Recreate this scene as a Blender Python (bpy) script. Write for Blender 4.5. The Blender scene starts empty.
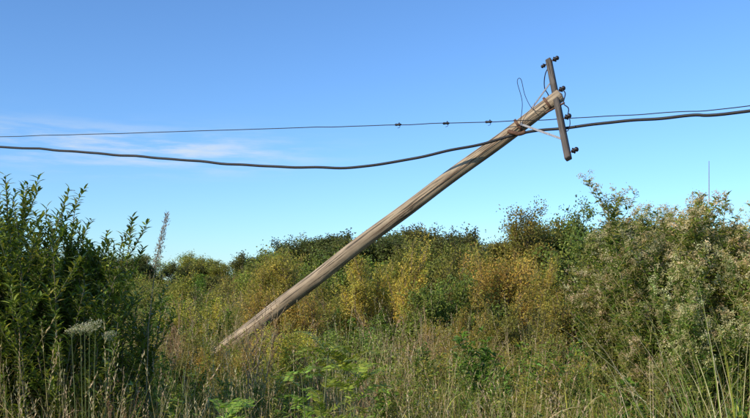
import bpy, math
import numpy as np
from mathutils import Vector
R = np.random.default_rng
scene = bpy.context.scene

# ------------------------------------------------------------------ mesh builder
class MB:
    def __init__(s): s.V=[];s.C=[];s.F=[];s.M=[];s.n=0
    def add(s,v,f,c,mat=0):
        v=np.asarray(v,float).reshape(-1,3); f=np.asarray(f,np.int64).reshape(-1,3)
        c=np.asarray(c,float)
        if c.ndim==1: c=np.tile(c,(len(v),1))
        s.V.append(v);s.C.append(c);s.F.append(f+s.n);s.M.append(np.full(len(f),mat,np.int32));s.n+=len(v)
    def mesh(s,name,mats):
        V=np.concatenate(s.V);C=np.concatenate(s.C);F=np.concatenate(s.F);M=np.concatenate(s.M)
        me=bpy.data.meshes.new(name)
        me.vertices.add(len(V));me.vertices.foreach_set('co',V.astype(np.float32).ravel())
        me.loops.add(len(F)*3);me.loops.foreach_set('vertex_index',F.astype(np.int32).ravel())
        me.polygons.add(len(F));me.polygons.foreach_set('loop_start',np.arange(0,len(F)*3,3,dtype=np.int32))
        me.polygons.foreach_set('material_index',M)
        me.polygons.foreach_set('use_smooth',(M==1))
        a=me.color_attributes.new('Col','FLOAT_COLOR','POINT')
        a.data.foreach_set('color',np.concatenate([np.clip(C,0.003,1),np.ones((len(C),1))],1).astype(np.float32).ravel())
        for m in mats: me.materials.append(m)
        me.update(calc_edges=True)
        return me
def obj(name,me,loc=(0,0,0),parent=None,rz=0,sc=None,link=True):
    o=bpy.data.objects.new(name,me);o.location=loc;o.rotation_euler[2]=rz
    if sc is not None:o.scale=sc
    if link: scene.collection.objects.link(o)
    if parent:o.parent=parent
    return o
def nrm(v): return v/np.maximum(np.linalg.norm(v,axis=-1,keepdims=True),1e-9)

def tube(mb,pts,rad,n=6,col=(.2,.15,.1),mat=1,cap=False):
    pts=np.asarray(pts,float);k=len(pts);rad=np.broadcast_to(np.asarray(rad,float),(k,))
    t=nrm(np.gradient(pts,axis=0))
    ref=np.array([0.13,0.21,0.97]) if abs(nrm(pts[-1]-pts[0])[2])<.85 else np.array([0.97,.1,.05])
    a=nrm(np.cross(t,ref));b=np.cross(t,a)
    th=np.linspace(0,2*np.pi,n,endpoint=False)
    V=pts[:,None]+rad[:,None,None]*(np.cos(th)[None,:,None]*a[:,None]+np.sin(th)[None,:,None]*b[:,None])
    i=np.arange(k-1)[:,None]*n;j=np.arange(n)[None];j2=(j+1)%n
    q=np.stack([i+j,i+j2,i+n+j2,i+n+j],-1).reshape(-1,4)
    F=np.concatenate([q[:,[0,1,2]],q[:,[0,2,3]]])
    c=np.asarray(col,float)
    if c.ndim==2:c=np.repeat(c,n,axis=0)
    V=V.reshape(-1,3)
    if cap:
        V=np.vstack([V,pts[0],pts[-1]]);e0=k*n;e1=k*n+1
        jj=np.arange(n);F=np.vstack([F,np.stack([np.full(n,e0),(jj+1)%n,jj],1),np.stack([np.full(n,e1),(k-1)*n+jj,(k-1)*n+(jj+1)%n],1)])
        if c.ndim==2:c=np.vstack([c,c[0],c[-1]])
    mb.add(V,F,c,mat)

def blades(mb,rng,base,az,tilt,L,W,droop,c0,c1,segs=4,mat=0):
    N=len(az);s=np.linspace(0,1,segs+1)
    th=tilt[:,None]+droop[:,None]*s[None]**1.4
    st=(L/segs)[:,None]
    h=np.concatenate([np.zeros((N,1)),np.cumsum(np.sin(th[:,:-1])*st,1)],1)
    z=np.concatenate([np.zeros((N,1)),np.cumsum(np.cos(th[:,:-1])*st,1)],1)
    ca,sa=np.cos(az)[:,None],np.sin(az)[:,None]
    P=np.stack([base[:,0:1]+h*ca,base[:,1:2]+h*sa,base[:,2:3]+z],-1)
    tw=rng.uniform(-1.2,1.2,N)[:,None]
    side=np.stack([-sa*np.cos(tw)+0*s,ca*np.cos(tw)+0*s,np.sin(tw)+0*s],-1)
    w=(W[:,None]*.5*(1-s[None]**1.8*.97)*(0.6+.4*np.sin(np.pi*np.clip(s*1.3,0,1)))[None])[...,None]
    V=np.stack([P-side*w,P+side*w],2).reshape(-1,3)
    o=(np.arange(N)*2*(segs+1))[:,None]+np.arange(segs)[None]*2;o=o.reshape(-1)
    F=np.concatenate([np.stack([o,o+1,o+3],1),np.stack([o,o+3,o+2],1)])
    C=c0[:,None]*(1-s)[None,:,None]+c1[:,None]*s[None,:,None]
    mb.add(V,F,np.repeat(C,2,axis=1).reshape(-1,3),mat)
    return P

def leaves(mb,P,D,S,L,W,C,fold=.25,mat=0,fine=False,droop=0.):
    D=nrm(D);S=nrm(S-D*np.sum(S*D,1,keepdims=True));U=np.cross(D,S)
    L=L[:,None];W=W[:,None];N=len(P)
    if not fine:
        a=P;m=P+D*L*.45+U*W*fold
        t=P+D*L-U*L*droop
        V=np.stack([a,m-S*W*.5,t,m+S*W*.5],1).reshape(-1,3)
        o=np.arange(N)*4;F=np.concatenate([np.stack([o,o+1,o+2],1),np.stack([o,o+2,o+3],1)])
        k=4
    else:
        m3=P+D*L*.3-U*L*droop*.1;m6=P+D*L*.66-U*L*droop*.4;t=P+D*L-U*L*droop
        V=np.stack([P,m3-S*W*.46+U*W*fold,m3,m3+S*W*.46+U*W*fold,m6-S*W*.4+U*W*fold,m6,m6+S*W*.4+U*W*fold,t],1).reshape(-1,3)
        T=np.array([(0,2,1),(0,3,2),(1,2,5),(1,5,4),(2,3,6),(2,6,5),(4,5,7),(5,6,7)])
        F=(T[None]+(np.arange(N)*8)[:,None,None]).reshape(-1,3);k=8
    mb.add(V,F,np.repeat(C,k,axis=0),mat)

def colmix(rng,N,cols,w=None,j=.18):
    cols=np.array(cols);i=rng.choice(len(cols),N,p=w)
    return cols[i]*(1+rng.normal(0,j,(N,1)))*(1+rng.normal(0,.05,(N,3)))

# ------------------------------------------------------------------ materials
def base_mat(name):
    m=bpy.data.materials.new(name);m.use_nodes=True;nt=m.node_tree
    return m,nt,nt.nodes['Principled BSDF'],nt.nodes['Material Output']
def leaf_mat(name,trans=.35,rough=.5,spec=.35,vj=.25,hj=.03):
    m,nt,p,out=base_mat(name);N=nt.nodes.new;K=nt.links.new
    at=N('ShaderNodeAttribute');at.attribute_name='Col'
    oi=N('ShaderNodeObjectInfo')
    hs=N('ShaderNodeHueSaturation')
    m1=N('ShaderNodeMapRange');m1.inputs[3].default_value=1-vj;m1.inputs[4].default_value=1+vj
    K(oi.outputs['Random'],m1.inputs[0]);K(m1.outputs[0],hs.inputs['Value'])
    w=N('ShaderNodeTexWhiteNoise');w.noise_dimensions='1D';K(oi.outputs['Random'],w.inputs['W'])
    m2=N('ShaderNodeMapRange');m2.inputs[3].default_value=.5-hj;m2.inputs[4].default_value=.5+hj
    K(w.outputs['Value'],m2.inputs[0]);K(m2.outputs[0],hs.inputs['Hue'])
    K(at.outputs['Color'],hs.inputs['Color'])
    K(hs.outputs[0],p.inputs['Base Color']);p.inputs['Roughness'].default_value=rough
    p.inputs['Specular IOR Level'].default_value=spec
    t=N('ShaderNodeBsdfTranslucent');mul=N('ShaderNodeMix');mul.data_type='RGBA';mul.blend_type='MULTIPLY';mul.inputs[0].default_value=1
    K(hs.outputs[0],mul.inputs[6]);mul.inputs[7].default_value=(1.5,1.45,.6,1);K(mul.outputs[2],t.inputs[0])
    mx=N('ShaderNodeMixShader');mx.inputs[0].default_value=trans
    K(p.outputs[0],mx.inputs[1]);K(t.outputs[0],mx.inputs[2]);K(mx.outputs[0],out.inputs[0])
    return m
M_leaf=leaf_mat('foliage')
M_bush=leaf_mat('glossy_leaf',.3,.35,.6,.1,.01)
M_dry=leaf_mat('dry_grass_stalk',.25,.7,.2,.25,.015)
def bark_mat():
    m,nt,p,out=base_mat('bark');N=nt.nodes.new;K=nt.links.new
    at=N('ShaderNodeAttribute');at.attribute_name='Col'
    no=N('ShaderNodeTexNoise');no.inputs['Scale'].default_value=30
    mr=N('ShaderNodeMapRange');mr.inputs[3].default_value=.6;mr.inputs[4].default_value=1.4;K(no.outputs[0],mr.inputs[0])
    mu=N('ShaderNodeVectorMath');mu.operation='MULTIPLY';K(at.outputs['Color'],mu.inputs[0]);K(mr.outputs[0],mu.inputs[1])
    K(mu.outputs[0],p.inputs['Base Color']);p.inputs['Roughness'].default_value=.85
    return m
M_bark=bark_mat()
def simple(name,col,rough=.6,metal=0,ns=20,amt=.3):
    m,nt,p,out=base_mat(name);N=nt.nodes.new;K=nt.links.new
    tc=N('ShaderNodeTexCoord');no=N('ShaderNodeTexNoise');no.inputs['Scale'].default_value=ns;no.inputs['Detail'].default_value=5
    K(tc.outputs['Object'],no.inputs['Vector'])
    cr=N('ShaderNodeValToRGB');cr.color_ramp.elements[0].position=.3;cr.color_ramp.elements[1].position=.7
    cr.color_ramp.elements[0].color=(*[c*(1-amt) for c in col],1);cr.color_ramp.elements[1].color=(*[min(1,c*(1+amt)) for c in col],1)
    K(no.outputs[0],cr.inputs[0]);K(cr.outputs[0],p.inputs['Base Color'])
    p.inputs['Roughness'].default_value=rough;p.inputs['Metallic'].default_value=metal
    return m
def wood_mat(name,c_dark,c_mid,c_light):
    m,nt,p,out=base_mat(name);N=nt.nodes.new;K=nt.links.new
    tc=N('ShaderNodeTexCoord');mp=N('ShaderNodeMapping');mp.inputs['Scale'].default_value=(14,14,.55)
    K(tc.outputs['Object'],mp.inputs[0])
    n1=N('ShaderNodeTexNoise');n1.inputs['Scale'].default_value=2.2;n1.inputs['Detail'].default_value=8;n1.inputs['Roughness'].default_value=.65;K(mp.outputs[0],n1.inputs['Vector'])
    cr=N('ShaderNodeValToRGB');e=cr.color_ramp.elements;e[0].position=.32;e[0].color=(*c_dark,1);e[1].position=.72;e[1].color=(*c_light,1)
    x=e.new(.46);x.color=(*c_mid,1);K(n1.outputs[0],cr.inputs[0])
    n2=N('ShaderNodeTexNoise');n2.inputs['Scale'].default_value=1.7;n2.inputs['Detail'].default_value=4;K(tc.outputs['Object'],n2.inputs['Vector'])
    mr=N('ShaderNodeMapRange');mr.inputs[1].default_value=.3;mr.inputs[2].default_value=.7;mr.inputs[3].default_value=.55;mr.inputs[4].default_value=1.18;K(n2.outputs[0],mr.inputs[0])
    mu=N('ShaderNodeVectorMath');mu.operation='MULTIPLY';K(cr.outputs[0],mu.inputs[0]);K(mr.outputs[0],mu.inputs[1])
    mp2=N('ShaderNodeMapping');mp2.inputs['Scale'].default_value=(30,30,.7);K(tc.outputs['Object'],mp2.inputs[0])
    vo=N('ShaderNodeTexNoise');vo.inputs['Scale'].default_value=1.6;vo.inputs['Detail'].default_value=3;K(mp2.outputs[0],vo.inputs['Vector'])
    m3=N('ShaderNodeMapRange');m3.inputs[1].default_value=.38;m3.inputs[2].default_value=.44;m3.inputs[3].default_value=.3;m3.inputs[4].default_value=1;K(vo.outputs[0],m3.inputs[0])
    mu2=N('ShaderNodeVectorMath');mu2.operation='MULTIPLY';K(mu.outputs[0],mu2.inputs[0]);K(m3.outputs[0],mu2.inputs[1])
    K(mu2.outputs[0],p.inputs['Base Color']);p.inputs['Roughness'].default_value=.8
    bp=N('ShaderNodeBump');bp.inputs['Strength'].default_value=.8;bp.inputs['Distance'].default_value=.02;K(m3.outputs[0],bp.inputs['Height']);K(bp.outputs[0],p.inputs['Normal'])
    return m
M_pole=wood_mat('weathered_pole_wood',(.15,.105,.065),(.34,.255,.165),(.50,.395,.265))
M_arm=wood_mat('crossarm_wood',(.04,.032,.025),(.09,.073,.058),(.16,.135,.11))
M_steel=simple('galvanized_steel',(.38,.37,.35),.5,.6,25,.3)
M_rust=simple('rusty_steel',(.12,.06,.035),.8,.2,30,.5)
M_ceramic=simple('brown_ceramic',(.02,.013,.010),.35,0,10,.3)
M_cable=simple('black_cable_rubber',(.010,.010,.012),.65,0,10,.3)
M_ground=simple('soil_and_thatch',(.09,.08,.035),.95,0,3,.5)

# ------------------------------------------------------------------ ground
def gz(x,y):
    x=np.asarray(x,float);y=np.asarray(y,float)
    return .10*np.sin(x*.31+1.3)*np.cos(y*.23)+.06*np.sin(x*.9+y*.7)+.25*np.sin(x*.045+2)*np.sin(y*.05)
ax=np.concatenate([-np.geomspace(3000,60,18),np.linspace(-55,55,90),np.geomspace(60,3000,18)])
ay=np.concatenate([-np.geomspace(3000,60,12),np.linspace(-50,130,120),np.geomspace(140,4000,20)])
X,Y=np.meshgrid(ax,ay);Z=gz(X,Y)
V=np.stack([X,Y,Z],-1).reshape(-1,3);nx=len(ax)
i=(np.arange(len(ay)-1)[:,None]*nx+np.arange(nx-1)[None]).ravel()
mb=MB();mb.add(V,np.concatenate([np.stack([i,i+1,i+nx+1],1),np.stack([i,i+nx+1,i+nx],1)]),(.07,.06,.03),0)
obj('ground',mb.mesh('ground',[M_ground]))

# ------------------------------------------------------------------ plant source meshes
G1=(.15,.225,.03);G2=(.23,.31,.045);G3=(.08,.135,.022);YG=(.35,.34,.06)
DRY=(.50,.39,.20);DRY2=(.34,.24,.12);RED=(.22,.12,.065);GOLD=(.44,.34,.065);STRAW=(.70,.59,.36)
def grass_clump(seed,N=70,h=1.0,cols=(G1,G2,YG,DRY),w=(.4,.3,.2,.1),spread=.22):
    r=R(seed);mb=MB();rr=spread*np.sqrt(r.random(N));a=r.uniform(0,6.28,N)
    base=np.stack([rr*np.cos(a),rr*np.sin(a),np.zeros(N)-.03],1)
    c=colmix(r,N,cols,w)
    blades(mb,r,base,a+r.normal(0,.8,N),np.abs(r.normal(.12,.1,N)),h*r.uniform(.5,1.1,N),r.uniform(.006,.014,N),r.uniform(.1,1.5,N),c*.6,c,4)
    return mb
def dry_clump(seed,N=34,h=1.4,cols=(DRY,DRY2,STRAW,YG),w=(.35,.3,.15,.2),heads=.3,wid=1.,lv=2,tl=.09):
    r=R(seed);mb=MB();rr=.2*np.sqrt(r.random(N));a=r.uniform(0,6.28,N)
    base=np.stack([rr*np.cos(a),rr*np.sin(a),np.zeros(N)-.03],1);c=colmix(r,N,cols,w)
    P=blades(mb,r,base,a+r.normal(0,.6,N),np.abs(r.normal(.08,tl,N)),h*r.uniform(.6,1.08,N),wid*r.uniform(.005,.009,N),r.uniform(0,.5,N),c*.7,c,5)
    k=N*lv;ii=r.integers(0,N,k);b=P[ii,r.integers(1,4,k)];cc=colmix(r,k,cols,w)
    blades(mb,r,b,r.uniform(0,6.28,k),r.uniform(.3,.9,k),r.uniform(.15,.45,k),r.uniform(.005,.011,k),r.uniform(.6,2,k),cc,cc*1.1,4)
    sel=np.where(r.random(N)<heads)[0]
    for q in sel:
        n=20;t=r.uniform(0,.2,n);tip=P[q,-1];d=nrm(P[q,-1]-P[q,-2]);pos=tip-d*(t[:,None])
        leaves(mb,pos,d+r.normal(0,.25,(n,3)),r.normal(0,1,(n,3)),r.uniform(.015,.035,n),r.uniform(.003,.007,n),colmix(r,n,[(.58,.47,.29),(.42,.32,.19)]))
    return mb
def weed(seed,h=1.3,stems=6,cols=(G1,G2,G3,YG),w=None,ll=.06,lw=.02,dens=60,stemc=(.16,.15,.06)):
    r=R(seed);mb=MB()
    for s in range(stems):
        a=r.uniform(0,6.28);t=r.uniform(.03,.3);n=7;p=np.array([r.normal(0,.05),r.normal(0,.05),-.03]);d=np.array([math.cos(a)*t,math.sin(a)*t,1.])
        H=h*r.uniform(.65,1.08);pts=[p]
        for k in range(n):
            d=nrm(d+r.normal(0,.07,3));p=p+d*H/n;pts.append(p)
        pts=np.array(pts);tube(mb,pts,np.linspace(.006,.0018,n+1),3,stemc)
        segs=[(pts,.25,dens)]
        for b in range(7):
            k=r.integers(2,n);a2=r.uniform(0,6.28);d2=nrm(np.array([math.cos(a2),math.sin(a2),r.uniform(.5,1.3)]));q=pts[k];bl=r.uniform(.12,.35)*h*.7
            bp=np.array([q,q+d2*bl*.5,q+d2*bl+np.array([0,0,bl*.15])]);tube(mb,bp,[.003,.002,.001],3,stemc);segs.append((bp,.1,dens//4))
        for (pp,t0,cnt) in segs:
            m=cnt;t=r.uniform(t0,1,m)*(len(pp)-1);i0=np.minimum(t.astype(int),len(pp)-2);f=(t-i0)[:,None];pos=pp[i0]*(1-f)+pp[i0+1]*f
            az=r.uniform(0,6.28,m);el=r.uniform(-.2,1.1,m)
            D=np.stack([np.cos(az)*np.cos(el),np.sin(az)*np.cos(el),np.sin(el)],1)
            leaves(mb,pos,D,r.normal(0,.5,(m,3))+np.stack([-np.sin(az),np.cos(az),0*az],1),ll*r.uniform(.5,1.3,m),lw*r.uniform(.6,1.3,m),colmix(r,m,cols,w),droop=.15)
    return mb
def stalks(seed,h=1.7):
    r=R(seed);mb=MB()
    for s in range(5):
        c=colmix(r,1,[RED,DRY2,(.24,.16,.10)])[0];a=r.uniform(0,6.28);t=r.uniform(0,.2);H=h*r.uniform(.7,1.05)
        p=np.array([r.normal(0,.08),r.normal(0,.08),-.03]);d=np.array([math.cos(a)*t,math.sin(a)*t,1.]);pts=[p]
        for k in range(6): d=nrm(d+r.normal(0,.05,3));p=p+d*H/6;pts.append(p)
        pts=np.array(pts);tube(mb,pts,np.linspace(.006,.002,7),4,c)
        for b in range(12):
            k=r.uniform(2.6,5.8);i0=int(k);q=pts[i0]+(pts[min(i0+1,6)]-pts[i0])*(k-i0);a2=r.uniform(0,6.28);bl=r.uniform(.08,.3)
            d2=nrm(np.array([math.cos(a2)*.6,math.sin(a2)*.6,1.]));bp=np.array([q,q+d2*bl*.5,q+d2*bl+[0,0,.03]]);tube(mb,bp,[.003,.002,.001],3,c)
            n=22;t=r.uniform(.2,1,n)[:,None];pos=q+d2*bl*t
            leaves(mb,pos,r.normal(0,1,(n,3))+d2,r.normal(0,1,(n,3)),r.uniform(.008,.022,n),r.uniform(.006,.014,n),colmix(r,n,[RED,DRY2,(.34,.24,.13)]))
    return mb

src=[]
def reg(mb,mats): 
    o=bpy.data.objects.new('plant_%02d'%len(src),mb.mesh('plant_%02d'%len(src),mats));src.append(o)
LM=[M_leaf,M_bark];DM=[M_dry,M_bark]
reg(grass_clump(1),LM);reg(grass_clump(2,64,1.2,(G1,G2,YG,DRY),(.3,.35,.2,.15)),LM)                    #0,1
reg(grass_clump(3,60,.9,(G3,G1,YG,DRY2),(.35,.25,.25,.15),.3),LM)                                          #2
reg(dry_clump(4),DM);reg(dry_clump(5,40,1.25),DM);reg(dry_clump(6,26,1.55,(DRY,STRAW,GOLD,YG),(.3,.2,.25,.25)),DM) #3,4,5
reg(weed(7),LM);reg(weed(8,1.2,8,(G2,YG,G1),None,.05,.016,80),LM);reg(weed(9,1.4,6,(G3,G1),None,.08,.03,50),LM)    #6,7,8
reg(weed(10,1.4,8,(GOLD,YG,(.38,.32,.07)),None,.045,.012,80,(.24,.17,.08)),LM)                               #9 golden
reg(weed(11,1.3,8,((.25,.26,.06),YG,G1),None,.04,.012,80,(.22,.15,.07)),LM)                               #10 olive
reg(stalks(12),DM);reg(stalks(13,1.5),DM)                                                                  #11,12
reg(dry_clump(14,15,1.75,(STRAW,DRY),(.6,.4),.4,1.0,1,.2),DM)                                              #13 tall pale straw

def scatter_group(name,coll_objs):
    coll=bpy.data.collections.new(name+'_plants')
    for o in coll_objs: coll.objects.link(o)
    ng=bpy.data.node_groups.new(name,'GeometryNodeTree')
    ng.interface.new_socket('Geometry',in_out='INPUT',socket_type='NodeSocketGeometry')
    ng.interface.new_socket('Geometry',in_out='OUTPUT',socket_type='NodeSocketGeometry')
    N=ng.nodes.new;K=ng.links.new
    gi=N('NodeGroupInput');go=N('NodeGroupOutput');ip=N('GeometryNodeInstanceOnPoints');ci=N('GeometryNodeCollectionInfo')
    ci.inputs['Collection'].default_value=coll;ci.inputs['Separate Children'].default_value=True;ci.inputs['Reset Children'].default_value=True
    def attr(n,t):
        a=N('GeometryNodeInputNamedAttribute');a.data_type=t;a.inputs['Name'].default_value=n;return [s for s in a.outputs if s.enabled and s.name=='Attribute'][0]
    er=N('FunctionNodeEulerToRotation');K(attr('rot','FLOAT_VECTOR'),er.inputs[0])
    K(gi.outputs[0],ip.inputs['Points']);K(ci.outputs[0],ip.inputs['Instance']);ip.inputs['Pick Instance'].default_value=True
    K(attr('idx','INT'),ip.inputs['Instance Index']);K(er.outputs[0],ip.inputs['Rotation']);K(attr('scl','FLOAT_VECTOR'),ip.inputs['Scale'])
    K(ip.outputs[0],go.inputs[0]);return ng
NG=scatter_group('vegetation_scatter',src)
def scatter(name,P,rot,scl,idx,ng=NG):
    me=bpy.data.meshes.new(name);me.vertices.add(len(P));me.vertices.foreach_set('co',P.astype(np.float32).ravel())
    a=me.attributes.new('rot','FLOAT_VECTOR','POINT');a.data.foreach_set('vector',rot.astype(np.float32).ravel())
    a=me.attributes.new('scl','FLOAT_VECTOR','POINT');a.data.foreach_set('vector',scl.astype(np.float32).ravel())
    a=me.attributes.new('idx','INT','POINT');a.data.foreach_set('value',idx.astype(np.int32))
    o=obj(name,me);m=o.modifiers.new('scatter','NODES');m.node_group=ng;return o
def noise2(x,y,s,seed):
    r=R(seed);v=0
    for k in range(5):
        a=r.uniform(0,6.28);f=s*r.uniform(.6,1.8);v=v+np.sin((x*math.cos(a)+y*math.sin(a))*f+r.uniform(0,6.28))
    return v/5
def field(name,seed,y0,y1,dens,weights,smin,smax,extra=3.0,patch=.8):
    r=R(seed)
    n=int((.47*(y1**2-y0**2)+2*extra*(y1-y0))*dens*1.0)
    yy=np.sqrt(r.uniform(y0**2,y1**2,n*2));xx=r.uniform(-1,1,n*2)*(.47*yy+extra);k=min(n,len(yy));yy=yy[:k];xx=xx[:k]
    w=np.tile(np.array(weights,float),(k,1))
    for j in range(w.shape[1]): w[:,j]*=np.exp(2.4*noise2(xx,yy,patch,seed*31+(j//2)*7))
    w/=w.sum(1,keepdims=True);idx=(w.cumsum(1)<r.random(k)[:,None]).sum(1).clip(0,len(weights)-1)
    s=r.uniform(smin,smax,k)*(1+.22*noise2(xx,yy,patch*.9,seed+99))
    rot=np.stack([r.normal(0,.09,k),r.normal(0,.09,k),r.uniform(0,6.28,k)],1)
    return scatter(name,np.stack([xx,yy,gz(xx,yy)],1),rot,np.stack([s*1.05,s*1.05,s*r.uniform(.85,1.15,k)],1),idx)
#          g0 g1 g2 d3 d4 d5 w6 w7 w8 gold olive st st straw
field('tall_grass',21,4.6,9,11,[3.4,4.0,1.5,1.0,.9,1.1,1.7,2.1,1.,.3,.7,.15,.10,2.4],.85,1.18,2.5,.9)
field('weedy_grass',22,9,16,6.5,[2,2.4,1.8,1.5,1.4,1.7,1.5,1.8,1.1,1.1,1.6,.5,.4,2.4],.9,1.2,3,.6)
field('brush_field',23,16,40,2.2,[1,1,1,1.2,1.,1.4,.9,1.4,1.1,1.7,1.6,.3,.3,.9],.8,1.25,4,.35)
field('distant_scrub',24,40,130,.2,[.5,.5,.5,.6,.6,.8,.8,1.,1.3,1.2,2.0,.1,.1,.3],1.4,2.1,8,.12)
# dead stalks and straw grown up around the foot of the pole
r=R(61);n=46;xx=r.uniform(-3.9,-1.5,n);yy=r.uniform(13.4,14.6,n);s=r.uniform(.85,1.12,n)*np.interp(xx,[-3.9,-2.6,-1.5],[1.08,1.0,.95])
scatter('dead_stalk_thicket',np.stack([xx,yy,gz(xx,yy)],1),np.stack([r.normal(0,.12,n),r.normal(0,.12,n),r.uniform(0,6.28,n)],1),np.stack([s,s,s],1),r.choice([3,5,11,12,13,13,10],n))

# ------------------------------------------------------------------ shrubs and trees
def tree_mesh(name,seed,H,stems,depth,lcols,lw,leafn,ll,lwid,spread=.7,up=.12,bark=(.14,.10,.07),sig=.12,single=False,width=1.,tmin=.15,tmax=.75):
    r=R(seed);mb=MB();tw=[]
    def grow(p,d,L,rad,dep):
        n=4;pts=[p]
        for k in range(n):
            d=nrm(d+r.normal(0,.16,3)+np.array([0,0,up]));p=p+d*L/n;pts.append(p)
        pts=np.array(pts);tube(mb,pts,np.linspace(rad,rad*.55,n+1),5 if dep>1 else 3,bark)
        if dep==0: tw.append(pts);return
        if dep==1: tw.append(pts[2:])
        for c in range(r.integers(3,6)):
            t=r.uniform(.3,1)*n;i0=min(int(t),n-1);q=pts[i0]+(pts[i0+1]-pts[i0])*(t-i0)
            rnd=r.normal(0,1,3);rnd-=d*rnd.dot(d);rnd=nrm(rnd)*spread*width
            grow(q,nrm(d+rnd*r.uniform(.6,1.3)),L*r.uniform(.5,.78),rad*.5,dep-1)
    if single: 
        top=np.array([0,0,H*.28]);tube(mb,[[0,0,-.1],[.05,0,H*.14],top],[H*.03,H*.024,H*.02],8,bark);
    for s in range(stems):
        a=6.28*s/stems+r.uniform(-.4,.4);t=r.uniform(tmin,tmax)*width
        st=top+[0,0,-r.uniform(0,.1)*H] if single else np.array([r.normal(0,.1),r.normal(0,.1),-.1])
        grow(np.array(st),nrm(np.array([math.cos(a)*t,math.sin(a)*t,1.])),H*r.uniform(.3,.42),H*.014,depth)
    n=leafn;T=r.integers(0,len(tw),n);A=np.array([t[-1] for t in tw]);B=np.array([t[0] for t in tw])
    cl=r.normal(0,.2,(len(tw),1))+1;f=r.uniform(-.1,1.15,(n,1));pos=B[T]*(1-f)+A[T]*f+r.normal(0,sig,(n,3))*np.array([1,1,.8])
    pos[:,2]=np.maximum(pos[:,2],.05)
    az=r.uniform(0,6.28,n);el=r.uniform(-.5,1.2,n)
    D=np.stack([np.cos(az)*np.cos(el),np.sin(az)*np.cos(el),np.sin(el)],1)
    tc=colmix(r,len(tw),lcols,lw,.1)
    C=tc[T]*(1+r.normal(0,.2,(n,1)))*cl[T]
    leaves(mb,pos,D,r.normal(0,1,(n,3)),ll*r.uniform(.5,1.4,n),lwid*r.uniform(.6,1.4,n),C,droop=.1)
    me=mb.mesh(name,LM);return me,float(np.percentile(pos[:,2],99.5))
TY=[(.48,.375,.065),(.41,.345,.065),(.25,.26,.045)]
TG=[(.14,.18,.035),(.20,.24,.045),(.27,.29,.055)]
TD=[(.08,.10,.03),(.11,.13,.035),(.15,.165,.042)]
TO=[(.29,.29,.055),(.36,.33,.06),(.20,.22,.045)]
T={}
T['gold1']=tree_mesh('golden_shrub',101,3.2,7,3,TY,(.4,.35,.25),20000,.065,.021,.65,.12,sig=.075,bark=(.24,.16,.09))
T['gold2']=tree_mesh('golden_shrub_b',102,3.2,6,3,TY,(.45,.35,.2),15000,.065,.020,.5,.18,sig=.06,bark=(.24,.16,.09))
T['olive1']=tree_mesh('olive_shrub',103,3.4,6,3,TO,None,20000,.075,.028,.75,.10,sig=.09)
T['green1']=tree_mesh('green_shrub',104,3.4,7,3,TG,None,22000,.08,.04,.7,.10,sig=.09)
T['tree1']=tree_mesh('scrub_tree',105,5.5,5,4,TG,None,28000,.13,.07,.62,.12,sig=.14,single=True,tmax=.6)
T['tree2']=tree_mesh('scrub_tree_b',106,5.5,6,4,TD,None,28000,.13,.07,.6,.14,sig=.13,single=True,tmax=.6)
T['tree3']=tree_mesh('scrub_tree_c',107,5.0,5,4,TO,None,28000,.11,.055,.6,.12,sig=.13,single=True,tmax=.6)
def place(kind,name,x,y,h,w=1.,rz=0.):
    me,h0=T[kind];s=h/h0
    return obj(name,me,(x,y,float(gz(x,y))),rz=rz,sc=(s*w,s*w,s))
place('gold1','golden_shrub',-2.8,23,3.0,.7,.3)
place('gold2','golden_shrub',.25,20,3.1,.8,1.3)
place('olive1','olive_shrub',-.8,21,2.3,.8,3.3)
place('gold1','golden_shrub',3.0,20,3.05,.75,2.3)
place('gold2','golden_shrub',4.3,23,2.9,.9,3.3)
place('green1','green_shrub',1.7,19,2.3,.9,5.3)
place('gold2','golden_shrub',-4.4,19,1.9,1.1,4.)
place('gold1','golden_shrub',-1.9,17.5,2.2,.8,5.)
place('gold1','golden_shrub',4.0,16.5,2.1,.9,5.6)
place('olive1','olive_shrub',-6.6,30,2.4,1.2,.6)
place('gold2','golden_shrub',1.6,15.5,1.95,.8,2.6)
place('olive1','olive_shrub',2.6,15.0,1.9,.9,.6)
place('gold2','golden_shrub',-2.5,13.2,1.25,.9,1.6)
place('gold1','golden_shrub',-1.5,13.4,1.5,.9,2.6)
place('olive1','olive_shrub',-3.3,13.2,1.3,.9,3.6)
place('olive1','olive_shrub',-3.9,12.6,1.35,1.0,1.6)
place('green1','green_shrub',-.4,14.2,1.5,1.1,3.6)
place('olive1','olive_shrub',1.6,27,3.4,.9,.5)
place('green1','green_shrub',-1.0,30,3.1,1.,1.5)
place('olive1','olive_shrub',6.0,20,3.1,.9,2.5)
place('olive1','olive_shrub',-8.5,27,2.3,1.2,3.5)
place('green1','green_shrub',2.6,31,3.7,.9,.8)
place('green1','green_shrub',6.9,24,3.7,.9,1.8)
place('green1','green_shrub',-3.9,36,3.5,1.1,2.8)
place('green1','green_shrub',5.6,17,2.4,1.0,3.8)
place('green1','green_shrub',-5.6,22,1.7,1.2,4.8)
place('tree3','scrub_tree',5.0,29,4.8,.9,.4)
place('tree2','scrub_tree',3.2,38,4.9,.9,1.4)
place('tree1','scrub_tree',7.5,31,5.1,.85,2.4)
place('tree2','scrub_tree',9.9,36,4.7,1.,3.4)
place('tree2','scrub_tree',12.3,30,4.4,1.0,5.)
place('tree1','scrub_tree',14.5,36,5.0,1.0,5.4)
far=[bpy.data.objects.new('far_tree_%d'%k,T[t][0]) for k,t in enumerate(['tree1','tree2','tree3','green1','gold1'])]
NGF=scatter_group('tree_line_scatter',far)
r=R(55);n=220
yy=r.uniform(55,115,n);xx=r.uniform(-1,1,n)*(.5*yy+18)
ang=xx/yy
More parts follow.
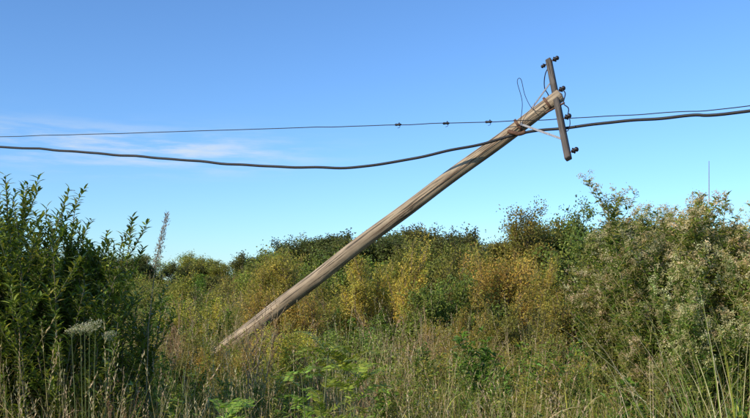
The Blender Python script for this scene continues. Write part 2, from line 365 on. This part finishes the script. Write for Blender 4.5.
prof=np.interp(ang,[-.5,-.26,-.15,-.08,0,.1,.3,.5],[.8,.85,.92,1.08,1.08,1.12,1.2,1.2])
hgt=np.where(yy>85,6.2,4.9)*r.uniform(.55,1.2,n)*prof
idx=r.choice(5,n,p=[.25,.54,.13,.07,.01]);h0=np.array([T[t][1] for t in ['tree1','tree2','tree3','green1','gold1']])
s=hgt/h0[idx]
scatter('distant_tree_line',np.stack([xx,yy,gz(xx,yy)],1),np.stack([0*s,0*s,r.uniform(0,6.28,n)],1),np.stack([s*1.35,s*1.35,s],1),idx,NGF)

# ------------------------------------------------------------------ leafy bush at the left
def leafy_bush():
    r=R(77);mb=MB();P=[];D=[];A=[]
    for s in range(160):
        bx=r.uniform(-1.75,1.25);by=r.uniform(-.7,.9)
        prof=np.interp(bx,[-1.75,-.9,-.55,-.1,.35,.65,1.0,1.25],[3.7,3.68,3.5,3.6,3.15,3.25,3.1,2.4])
        H=prof*r.uniform(.72,1.0);p=np.array([bx*.8,by*.7,-.05]);d=np.array([bx*.12/H*1.2+r.normal(0,.045),by*.12+r.normal(0,.045),1.]);n=9;pts=[p]
        for k in range(n): d=nrm(d+r.normal(0,.05,3)+[0,0,.04]);p=p+d*H/n;pts.append(p)
        pts=np.array(pts);tube(mb,pts,np.linspace(.014,.003,n+1),5,(.13,.11,.06))
        st=[(pts,.22,int(120*H/3),1)]
        for b in range(9):
            k=r.uniform(3.0,8.4);i0=int(k);q=pts[i0]+(pts[i0+1]-pts[i0])*(k-i0);a=r.uniform(0,6.28);d2=nrm(np.array([math.cos(a)*.7,math.sin(a)*.7,1.]));bl=r.uniform(.2,.42)
            bp=np.array([q,q+d2*bl*.35,q+d2*bl*.7+[0,0,bl*.06],q+d2*bl+[0,0,bl*.15]]);tube(mb,bp,[.005,.004,.003,.0015],4,(.14,.14,.06));st.append((bp,.1,int(55*bl+12),1))
        for pp,t0,m,_ in st:
            t=np.linspace(t0,1,m)*(len(pp)-1);i0=np.minimum(t.astype(int),len(pp)-2);f=(t-i0)[:,None]
            P.append(pp[i0]*(1-f)+pp[i0+1]*f);ax_=nrm(pp[i0+1]-pp[i0]);a=np.arange(m)*2.4+r.uniform(0,6)+r.normal(0,.2,m)
            el=r.uniform(.1,1.0,m)
            D.append(np.stack([np.cos(a)*np.cos(el),np.sin(a)*np.cos(el),np.sin(el)],1)+ax_*.15);A.append(a)
    P=np.concatenate(P);D=np.concatenate(D);A=np.concatenate(A);m=len(P)
    C=colmix(r,m,[(.085,.135,.022),(.14,.20,.03),(.21,.27,.042),(.34,.34,.06)],(.26,.32,.30,.12))
    leaves(mb,P,D,np.stack([-np.sin(A),np.cos(A),0*A],1)+r.normal(0,.2,(m,3)),r.uniform(.05,.11,m),r.uniform(.018,.034,m),C,fold=.18,fine=True,droop=.14)
    return mb.mesh('leafy_bush',[M_bush,M_bark])
obj('leafy_bush',leafy_bush(),(-3.42,7.6,0))

# ------------------------------------------------------------------ tall flowering weeds (right)
def flower_weed(seed,H,stems,spread):
    r=R(seed);mb=MB();LP=[];LD=[];FP=[]
    for s in range(stems):
        a=r.uniform(0,6.28);t=r.uniform(.02,spread);h=H*r.uniform(.72,1.0);n=9
        p=np.array([r.normal(0,.12),r.normal(0,.12),-.05]);d=np.array([math.cos(a)*t,math.sin(a)*t,1.]);pts=[p]
        for k in range(n): d=nrm(d+r.normal(0,.05,3));p=p+d*h/n;pts.append(p)
        pts=np.array(pts);sc=(.22,.20,.08);tube(mb,pts,np.linspace(.009,.003,n+1),5,sc)
        m=150;t=r.uniform(.15,.98,m)*n;i0=np.minimum(t.astype(int),n-1);f=(t-i0)[:,None];LP.append(pts[i0]*(1-f)+pts[i0+1]*f)
        for b in range(18):
            k=r.uniform(4.0,8.95);i0=int(k);q=pts[i0]+(pts[i0+1]-pts[i0])*(k-i0);a2=r.uniform(0,6.28);bl=r.uniform(.18,.55)*(1.2-.06*k)
            d2=nrm(np.array([math.cos(a2)*.8,math.sin(a2)*.8,1.]))
            bp=np.array([q,q+d2*bl*.4,q+d2*bl*.75+[0,0,bl*.08],q+d2*bl+[0,0,bl*.2]]);tube(mb,bp,[.0045,.0035,.0025,.0015],4,sc)
            m=26;f=r.uniform(.1,.95,m)[:,None];LP.append(bp[0]*(1-f)+bp[3]*f)
            if k>6.5:
              for c in range(r.integers(6,10)):
                f=r.uniform(.45,1.02);a3=r.uniform(0,6.28);q2=bp[0]*(1-f)+bp[3]*f;d3=nrm(np.array([math.cos(a3),math.sin(a3),1.1]));e=q2+d3*r.uniform(.02,.10)
                tube(mb,[q2,e],[.0015,.001],3,sc);FP.append(e)
    P=np.concatenate(LP);m=len(P);az=r.uniform(0,6.28,m);el=r.uniform(-.1,1.0,m)
    D=np.stack([np.cos(az)*np.cos(el),np.sin(az)*np.cos(el),np.sin(el)],1)
    leaves(mb,P,D,np.stack([-np.sin(az),np.cos(az),0*az],1),r.uniform(.035,.09,m),r.uniform(.012,.028,m),colmix(r,m,[(.16,.21,.04),(.24,.29,.055),(.34,.32,.07),(.10,.14,.03)]),droop=.2,fold=.2)
    F=np.array(FP);q=18;m=len(F)*q;b=np.repeat(F,q,0)+r.normal(0,.014,(m,3))
    leaves(mb,b,r.normal(0,1,(m,3))+[0,0,.4],r.normal(0,1,(m,3)),r.uniform(.010,.024,m),r.uniform(.007,.014,m),np.repeat(colmix(r,len(F),[(.58,.50,.31),(.48,.39,.22),(.34,.25,.13),(.30,.30,.10)],(.35,.3,.13,.22),.1),q,0)*(1+r.normal(0,.1,(m,1))))
    return mb.mesh('flowering_weed',[M_leaf,M_bark])
FW=[flower_weed(201,3.3,18,.24),flower_weed(202,3.1,20,.27),flower_weed(203,2.8,18,.3)]
for k,(v,x,y,s,rz) in enumerate([(0,2.95,8.0,1.0,.2),(1,3.65,7.8,1.0,1.2),(0,3.55,9.0,1.03,2.2),(2,2.75,8.6,.95,3.),(2,4.2,8.6,1.15,4),(1,3.1,7.2,.82,5),(2,3.7,6.8,.85,5.5),(2,2.7,7.4,.64,.7),(1,4.6,7.6,.98,2.)]):
    obj('flowering_weed',FW[v],(x,y,float(gz(x,y))),rz=rz,sc=(s,s,s))

# ------------------------------------------------------------------ pinnate-leaved saplings (bottom centre)
def sapling(seed,H,nf):
    r=R(seed);mb=MB();n=6;pts=np.array([[.03*math.sin(k*1.3),.02*k*.3,H*k/n] for k in range(n+1)]);tube(mb,pts,np.linspace(.012,.004,n+1),6,(.12,.13,.05))
    P=[];D=[];S=[]
    for k in range(nf):
        t=r.uniform(.35,1.);q=np.array([0,0,0.])+pts[min(int(t*n),n-1)]+(pts[min(int(t*n)+1,n)]-pts[min(int(t*n),n-1)])*(t*n-int(t*n))
        a=k*2.4+r.normal(0,.3);L=r.uniform(.22,.36);el=r.uniform(.4,1.25)
        s=np.linspace(0,1,9);e=el-s*1.1;hh=np.cumsum(np.cos(e))*L/9;zz=np.cumsum(np.sin(e))*L/9
        pp=np.stack([q[0]+hh*math.cos(a),q[1]+hh*math.sin(a),q[2]+zz],1);tube(mb,pp,np.linspace(.003,.001,9),3,(.14,.18,.05))
        m=15;f=np.linspace(.8,7.9,m);i0=np.minimum(f.astype(int),7);ff=(f-i0)[:,None];pos=pp[i0]*(1-ff)+pp[i0+1]*ff;ax_=nrm(pp[i0+1]-pp[i0]);side=np.array([-math.sin(a),math.cos(a),0])
        for sg in (-1,1): P.append(pos);D.append(side*sg+ax_*.45+[0,0,.1]);S.append(ax_)
    P=np.concatenate(P);D=np.concatenate(D);S=np.concatenate(S);m=len(P)
    leaves(mb,P,D+r.normal(0,.15,(m,3)),S+r.normal(0,.25,(m,3)),r.uniform(.04,.065,m),r.uniform(.012,.018,m),colmix(r,m,[(.26,.32,.04),(.32,.37,.06),(.17,.24,.03)],None,.15),fold=.1,fine=True,droop=.15)
    return mb.mesh('pinnate_sapling',LM)
S1=sapling(301,1.75,34);S2=sapling(302,1.6,28)
for v,x,y,s,rz in [(S1,-.36,5.6,1.06,0),(S2,-.12,5.6,1.10,1),(S2,-.98,5.4,.93,2.),(S1,-.55,6.3,.95,3.3),(S2,-.25,6.1,1.16,5.4)]:
    obj('pinnate_sapling',v,(x,y,float(gz(x,y))),rz=rz,sc=(s,s,s))

def reed(seed,N,h):
    r=R(seed);mb=MB();rr=.3*np.sqrt(r.random(N));a=r.uniform(0,6.28,N);b=np.stack([rr*np.cos(a),rr*np.sin(a),0*a],1);c=colmix(r,N,[G2,(.36,.38,.10),YG,STRAW],(.3,.27,.2,.23))
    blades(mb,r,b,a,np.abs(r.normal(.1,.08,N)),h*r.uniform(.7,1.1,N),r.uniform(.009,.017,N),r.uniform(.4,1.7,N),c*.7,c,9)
    return mb.mesh('reed_grass',LM)
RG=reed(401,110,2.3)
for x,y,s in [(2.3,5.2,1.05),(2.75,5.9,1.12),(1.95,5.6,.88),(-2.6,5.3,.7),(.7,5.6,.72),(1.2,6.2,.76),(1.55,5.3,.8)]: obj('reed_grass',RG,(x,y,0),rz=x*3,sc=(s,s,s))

def plume():
    r=R(501);mb=MB();pts=np.array([[0,0,0],[.02,0,1.],[.05,0,2.],[.12,0,2.6],[.2,0,3.0]]);tube(mb,pts,[.008,.007,.006,.004,.002],5,(.2,.17,.09))
    n=420;t=r.uniform(0,1,n);pos=np.array([.11,0,2.55])+np.array([.12,0,.52])*t[:,None]+r.normal(0,.025,(n,3))*(1-t[:,None]*.7)
    leaves(mb,pos,r.normal(0,.5,(n,3))+[.2,0,.8],r.normal(0,1,(n,3)),r.uniform(.02,.05,n),r.uniform(.004,.01,n),colmix(r,n,[(.45,.40,.33),(.3,.26,.2)]))
    return mb.mesh('seed_plume_weed',[M_dry,M_bark])
obj('seed_plume_weed',plume(),(-2.22,7.7,0))
def umbel():
    r=R(502);mb=MB()
    for s in range(6):
        x,y=r.normal(0,.13,2);h=1.98+r.uniform(-.12,.12);tube(mb,[[x*.3,y*.3,0],[x*.7,y*.7,h*.6],[x,y,h-.06]],[.005,.004,.002],5,(.12,.15,.05))
        for k in range(14):
            a=k*2.4;q=.05*math.sqrt(k/14);e=np.array([x+q*math.cos(a),y+q*math.sin(a),h+r.normal(0,.012)]);tube(mb,[[x,y,h-.06],e],[.0012,.0008],3,(.15,.18,.06))
            n=12;leaves(mb,e+r.normal(0,.009,(n,3)),r.normal(0,1,(n,3))*[1,1,.4]+[0,0,.3],r.normal(0,1,(n,3)),r.uniform(.007,.014,n),r.uniform(.006,.010,n),colmix(r,n,[(.58,.54,.40),(.42,.42,.27)],None,.12))
    return mb.mesh('white_umbel_flower',[M_leaf,M_bark])
obj('white_umbel_flower',umbel(),(-2.25,6.3,0))

# ------------------------------------------------------------------ utility pole
pole=bpy.data.objects.new('leaning_utility_pole',None);scene.collection.objects.link(pole)
B0=np.array([-4.53,16.,0.]);T0=np.array([2.943,13.,5.44]);pd=(T0-B0)/np.linalg.norm(T0-B0)
def local_part(name,mb,origin,axis,mat,parent=pole):
    me=mb.mesh(name,[mat]);o=obj(name,me,tuple(origin),parent);o.rotation_mode='QUATERNION';o.rotation_quaternion=Vector((0,0,1)).rotation_difference(Vector(axis));return o
L=float(np.linalg.norm(T0-B0))
mb=MB();n=60;z=np.linspace(-1.2,L+.06,n);r=R(9)
cx=.02*np.sin(z*.8)+.006*np.sin(z*3.1);cy=.015*np.cos(z*.6)
k=20;th=np.linspace(0,2*np.pi,k,endpoint=False)
rad=np.interp(z,[-1.2,0,L],[.165,.158,.108])
RR=rad[:,None]*(1+.025*np.sin(3*th[None]+z[:,None]*.4)+.018*np.sin(7*th[None]+1.+z[:,None]*.2))
for kz,ka in [(2.2,1.),(3.9,4.),(5.1,2.2),(6.6,5.1),(7.5,.6),(8.4,3.3),(4.6,5.6)]:
    RR+=.014*np.exp(-((z[:,None]-kz)/.06)**2-((np.angle(np.exp(1j*(th[None]-ka))))/.35)**2)
V=np.stack([cx[:,None]+RR*np.cos(th),cy[:,None]+RR*np.sin(th),z[:,None]+0*th],-1).reshape(-1,3)
i=np.arange(n-1)[:,None]*k;j=np.arange(k)[None];j2=(j+1)%k;q=np.stack([i+j,i+j2,i+k+j2,i+k+j],-1).reshape(-1,4)
V=np.vstack([V,[cx[-1],cy[-1],L+.09]]);F=np.vstack([q[:,[0,1,2]],q[:,[0,2,3]],np.stack([(n-1)*k+np.arange(k),(n-1)*k+(np.arange(k)+1)%k,np.full(k,n*k)],1)])
mb.add(V,F,(.3,.3,.3),1)
local_part('wooden_shaft',mb,B0,pd,M_pole).data.materials.append(M_pole)
A0=np.array([2.95,13.66,6.22]);A1=np.array([2.89,12.02,4.28]);ad=nrm(A1-A0);AL=float(np.linalg.norm(A1-A0))
fd=nrm(pd-ad*pd.dot(ad));sd=np.cross(ad,fd)
def boxmesh(hx,hy,L,bev=.006):
    import bmesh
    bm=bmesh.new();bmesh.ops.create_cube(bm,size=1)
    for v in bm.verts: v.co=Vector((v.co.x*2*hx,v.co.y*2*hy,(v.co.z+.5)*L))
    bmesh.ops.bevel(bm,geom=bm.edges[:],offset=bev,segments=2,affect='EDGES');me=bpy.data.meshes.new('beam');bm.to_mesh(me);bm.free();return me
from mathutils import Matrix
def beam(name,p0,p1,hx,hy,mat,xdir,bev=.005):
    p0=np.array(p0);p1=np.array(p1);d=nrm(p1-p0);me=boxmesh(hx,hy,float(np.linalg.norm(p1-p0)),bev);me.materials.append(mat)
    x=nrm(np.array(xdir)-d*np.dot(xdir,d));y=np.cross(d,x);o=bpy.data.objects.new(name,me);scene.collection.objects.link(o)
    o.matrix_world=Matrix(((x[0],y[0],d[0],p0[0]),(x[1],y[1],d[1],p0[1]),(x[2],y[2],d[2],p0[2]),(0,0,0,1)));o.parent=pole;return o
beam('crossarm',A0,A1,.046,.042,M_arm,fd,.008)
def at(t,f=0.,s=0.): return A0+ad*AL*t+fd*f+sd*s
def lathe(name,prof,origin,axis,mat,k=16):
    mb=MB();P=[[0,0,z] for _,z in prof];tube(mb,P,[r_ for r_,_ in prof],k,(.1,.1,.1),1,True)
    V=mb.V[0].copy()
    th=np.linspace(0,2*np.pi,k,endpoint=False)
    for a,(r_,z_) in enumerate(prof): V[a*k:(a+1)*k]=np.stack([r_*np.cos(th),r_*np.sin(th),0*th+z_],1)
    mb.V[0]=V;o=local_part(name,mb,origin,axis,mat);o.data.materials.append(mat);return o
ins=[(.0,.12),(.03,.125),(.045,.16),(.065,.165),(.062,.19),(.04,.20),(.036,.215),(.05,.225),(.052,.25),(.04,.275),(.018,.29),(.0,.292)]
ins=[(r_*.72+.001,z_*.66-.04) for r_,z_ in ins]
for q,(t,sg) in enumerate([(.03,1),(.03,-1),(.36,1),(.64,1),(.955,1)]):
    lathe('insulator_pin_%d'%q,[(.009,-.07),(.009,.06),(.014,.061),(.014,.065)],at(t,.045*sg),fd*sg,M_rust,8)
    lathe('insulator_%d'%q,ins if sg>0 else [(a*.8,b*.75+.01) for a,b in ins],at(t,.03*sg),fd*sg,M_ceramic)
pp=lambda s:B0+pd*s
off=np.array([0,-.13,0])
beam('brace_upper',pp(L-.75)+off*.9,at(.24,-.05,0),.004,.018,M_steel,sd,.001)
beam('brace_lower',pp(L-.75)+off*1.0,at(.80,-.05,0),.004,.018,M_steel,sd,.001)
beam('through_bolt',at(.5,-.22),at(.5,.12),.012,.012,M_rust,sd,.002)
for q,s in enumerate([L-.75,L-.18]):
    c=pp(s);lathe('band_%d'%q,[(.124,-.02),(.126,-.016),(.126,.016),(.124,.02)],c,pd,M_rust,20)
def wire(name,pts,rad,mat,parent=None,wob=0.,seed=1,sides=8,sub=12):
    pts=np.array(pts,float);out=[]
    P=np.vstack([2*pts[0]-pts[1],pts,2*pts[-1]-pts[-2]])
    for i in range(1,len(P)-2):
        for t in np.linspace(0,1,sub,endpoint=False):
            out.append(.5*((2*P[i])+(-P[i-1]+P[i+1])*t+(2*P[i-1]-5*P[i]+4*P[i+1]-P[i+2])*t*t+(-P[i-1]+3*P[i]-3*P[i+1]+P[i+2])*t**3))
    out.append(P[-2]);out=np.array(out)
    if wob: 
        s=np.concatenate([[0],np.cumsum(np.linalg.norm(np.diff(out,axis=0),axis=1))])
        out[:,2]+=wob*(np.sin(s*5.1)+.7*np.sin(s*8.3+1)+.5*np.sin(s*2.3));out[:,1]+=wob*np.cos(s*4.4)
    mb=MB();tube(mb,out,rad,sides,(.02,.02,.02),1,True);me=mb.mesh(name,[mat,mat]);return obj(name,me,parent=parent),out
_,tc=wire('overhead_cable',[(-27,30,8.6),(-14,20.5,6.1),(-7.7,16.5,5.23),(-5.49,15.5,4.945),(-3.59,14.8,4.70),(-2.03,14.2,4.50),(-.596,13.7,4.394),(.252,13.5,4.448),(.903,13.3,4.55),(1.718,13.13,4.69),(2.272,12.98,4.83),(2.92,12.75,4.88),(3.717,12.2,4.873),(4.545,11.6,4.839),(5.224,11.2,4.824),(9,9,4.95),(16,5,5.6)],.024,M_cable,wob=.005,seed=3)
_,tn=wire('overhead_thin_wire',[(-27,31,8.4),(-14,21,6.2),(-7.93,17,5.53),(-1.362,14.6,5.251),(.432,13.9,5.166),(2.345,13.0,5.052),(2.968,12.9,5.063),(3.526,12.6,5.033),(4.554,12,4.983),(5.318,11.4,4.938),(9,9,5.0),(16,5,5.7)],.0075,M_cable,wob=.003,seed=4)
wpar=bpy.data.objects['overhead_thin_wire']
for q,(x,y,z) in enumerate([(.40,13.91,5.17),(1.20,13.57,5.125),(1.87,13.23,5.08)]):
    lathe('wire_splice_%d'%q,[(.01,-.06),(.022,-.045),(.018,0),(.026,.03),(.010,.06)],(x,y,z),(1,-.45,-.04),M_cable,8).parent=wpar
    wire('splice_tail_%d'%q,[(x,y,z),(x+.02,y-.02,z+.035),(x+.03,y,z-.04),(x-.01,y,z-.06)],.004,M_cable,wpar,sub=5)
c0=np.array([2.272,12.98,4.83])
wire('cable_clamp',[c0+[-.12,.02,.05],c0+[-.04,-.02,.02],c0+[.05,-.03,.0],c0+[.15,-.04,.03]],.035,M_rust,pole,sub=6)
wire('loose_wire_1',[pp(L-.75)+off,(2.38,13.,5.35),(2.30,13.,5.68),(2.36,13.,5.72),(2.43,13.,5.45),(2.55,12.95,5.22),(2.72,12.9,5.18)],.005,M_cable,pole)
wire('loose_wire_2',[at(.04,.05),at(.12,-.10),at(.25,-.16),at(.36,-.12),at(.45,-.2),pp(L-.3)+off],.009,M_cable,pole)
wire('loose_wire_3',[at(.36,.12),at(.42,.16),at(.5,.10),at(.57,.16),at(.64,.12)],.009,M_cable,pole)
wire('loose_wire_4',[at(.64,.15),at(.72,.13),at(.76,.06),(2.968,12.9,5.06)],.007,M_cable,pole)
wire('ground_wire',[pp(L-.75)+off,pp(L-1.6)+off*1.02,pp(L-3)+off*1.08,pp(L-5)+off*1.13,pp(L-8)+off*1.22],.005,M_rust,pole)

mb=MB();tube(mb,[[0,0,0],[0,0,12],[0,0,25.5]],[.16,.13,.06],6,(.1,.1,.1),1,True)
obj('radio_mast',mb.mesh('radio_mast',[M_steel,M_steel]),(62.3,150,0))

# ------------------------------------------------------------------ sky, sun, camera
EL,ROT=27,227
w=bpy.data.worlds.new('World');scene.world=w;w.use_nodes=True;nt=w.node_tree;N=nt.nodes.new;K=nt.links.new
bg=nt.nodes['Background'];ST=.125;bg.inputs['Strength'].default_value=ST
sky=N('ShaderNodeTexSky');sky.sky_type='NISHITA';sky.sun_disc=False;sky.sun_elevation=math.radians(EL);sky.sun_rotation=math.radians(ROT);sky.air_density=1.0;sky.dust_density=.25;sky.ozone_density=2.0
tint=N('ShaderNodeMix');tint.data_type='RGBA';tint.blend_type='MULTIPLY';tint.inputs[0].default_value=1;K(sky.outputs[0],tint.inputs[6]);tint.inputs[7].default_value=(.77,1.12,1.55,1)
tc=N('ShaderNodeTexCoord');sp=N('ShaderNodeSeparateXYZ');K(tc.outputs['Generated'],sp.inputs[0])
def mth(op,a,b=None,c=None):
    m=N('ShaderNodeMath');m.operation=op
    for k,v in enumerate([a,b,c]):
        if v is None: continue
        if isinstance(v,(int,float)): m.inputs[k].default_value=v
        else: K(v,m.inputs[k])
    return m.outputs[0]
az=mth('ARCTAN2',sp.outputs[0],sp.outputs[1]);el=mth('ARCSINE',sp.outputs[2])
cb=N('ShaderNodeCombineXYZ');K(mth('MULTIPLY',az,5.),cb.inputs[0]);K(mth('MULTIPLY',el,38.),cb.inputs[1])
no=N('ShaderNodeTexNoise');no.inputs['Scale'].default_value=1.6;no.inputs['Detail'].default_value=7;no.inputs['Roughness'].default_value=.6;K(cb.outputs[0],no.inputs['Vector'])
mr=N('ShaderNodeMapRange');mr.interpolation_type='SMOOTHSTEP';mr.inputs[1].default_value=.40;mr.inputs[2].default_value=.68;K(no.outputs[0],mr.inputs[0])
g1=mth('EXPONENT',mth('MULTIPLY',mth('POWER',mth('DIVIDE',mth('SUBTRACT',el,.16),.022),2.),-1.))
g2=mth('EXPONENT',mth('MULTIPLY',mth('POWER',mth('ABSOLUTE',mth('DIVIDE',mth('ADD',az,.32),.22)),3.),-1.))
fac=mth('MULTIPLY',mth('MULTIPLY',mth('MULTIPLY',g1,g2),mr.outputs[0]),.85)
mx=N('ShaderNodeMix');mx.data_type='RGBA';K(fac,mx.inputs[0]);K(tint.outputs[2],mx.inputs[6]);mx.inputs[7].default_value=(.72/ST,.80/ST,.88/ST,1);K(mx.outputs[2],bg.inputs[0])
sl=bpy.data.lights.new('sun','SUN');sl.energy=5.0;sl.angle=math.radians(.5);sl.color=(1,.89,.71);so=bpy.data.objects.new('sun',sl);scene.collection.objects.link(so)
e,a=math.radians(EL),math.radians(ROT);sdv=Vector((math.sin(a)*math.cos(e),math.cos(a)*math.cos(e),math.sin(e)))
so.rotation_euler=sdv.to_track_quat('Z','Y').to_euler()
cam=bpy.data.cameras.new('camera');co=bpy.data.objects.new('camera',cam);scene.collection.objects.link(co);co.location=(0,0,2.4);co.rotation_euler=(math.radians(90),0,0)
cam.lens=38.6;cam.sensor_width=36;cam.shift_y=.101;cam.clip_end=6000;cam.clip_start=.1;scene.camera=co
scene.view_settings.view_transform='Standard';scene.view_settings.look='None';scene.view_settings.exposure=0
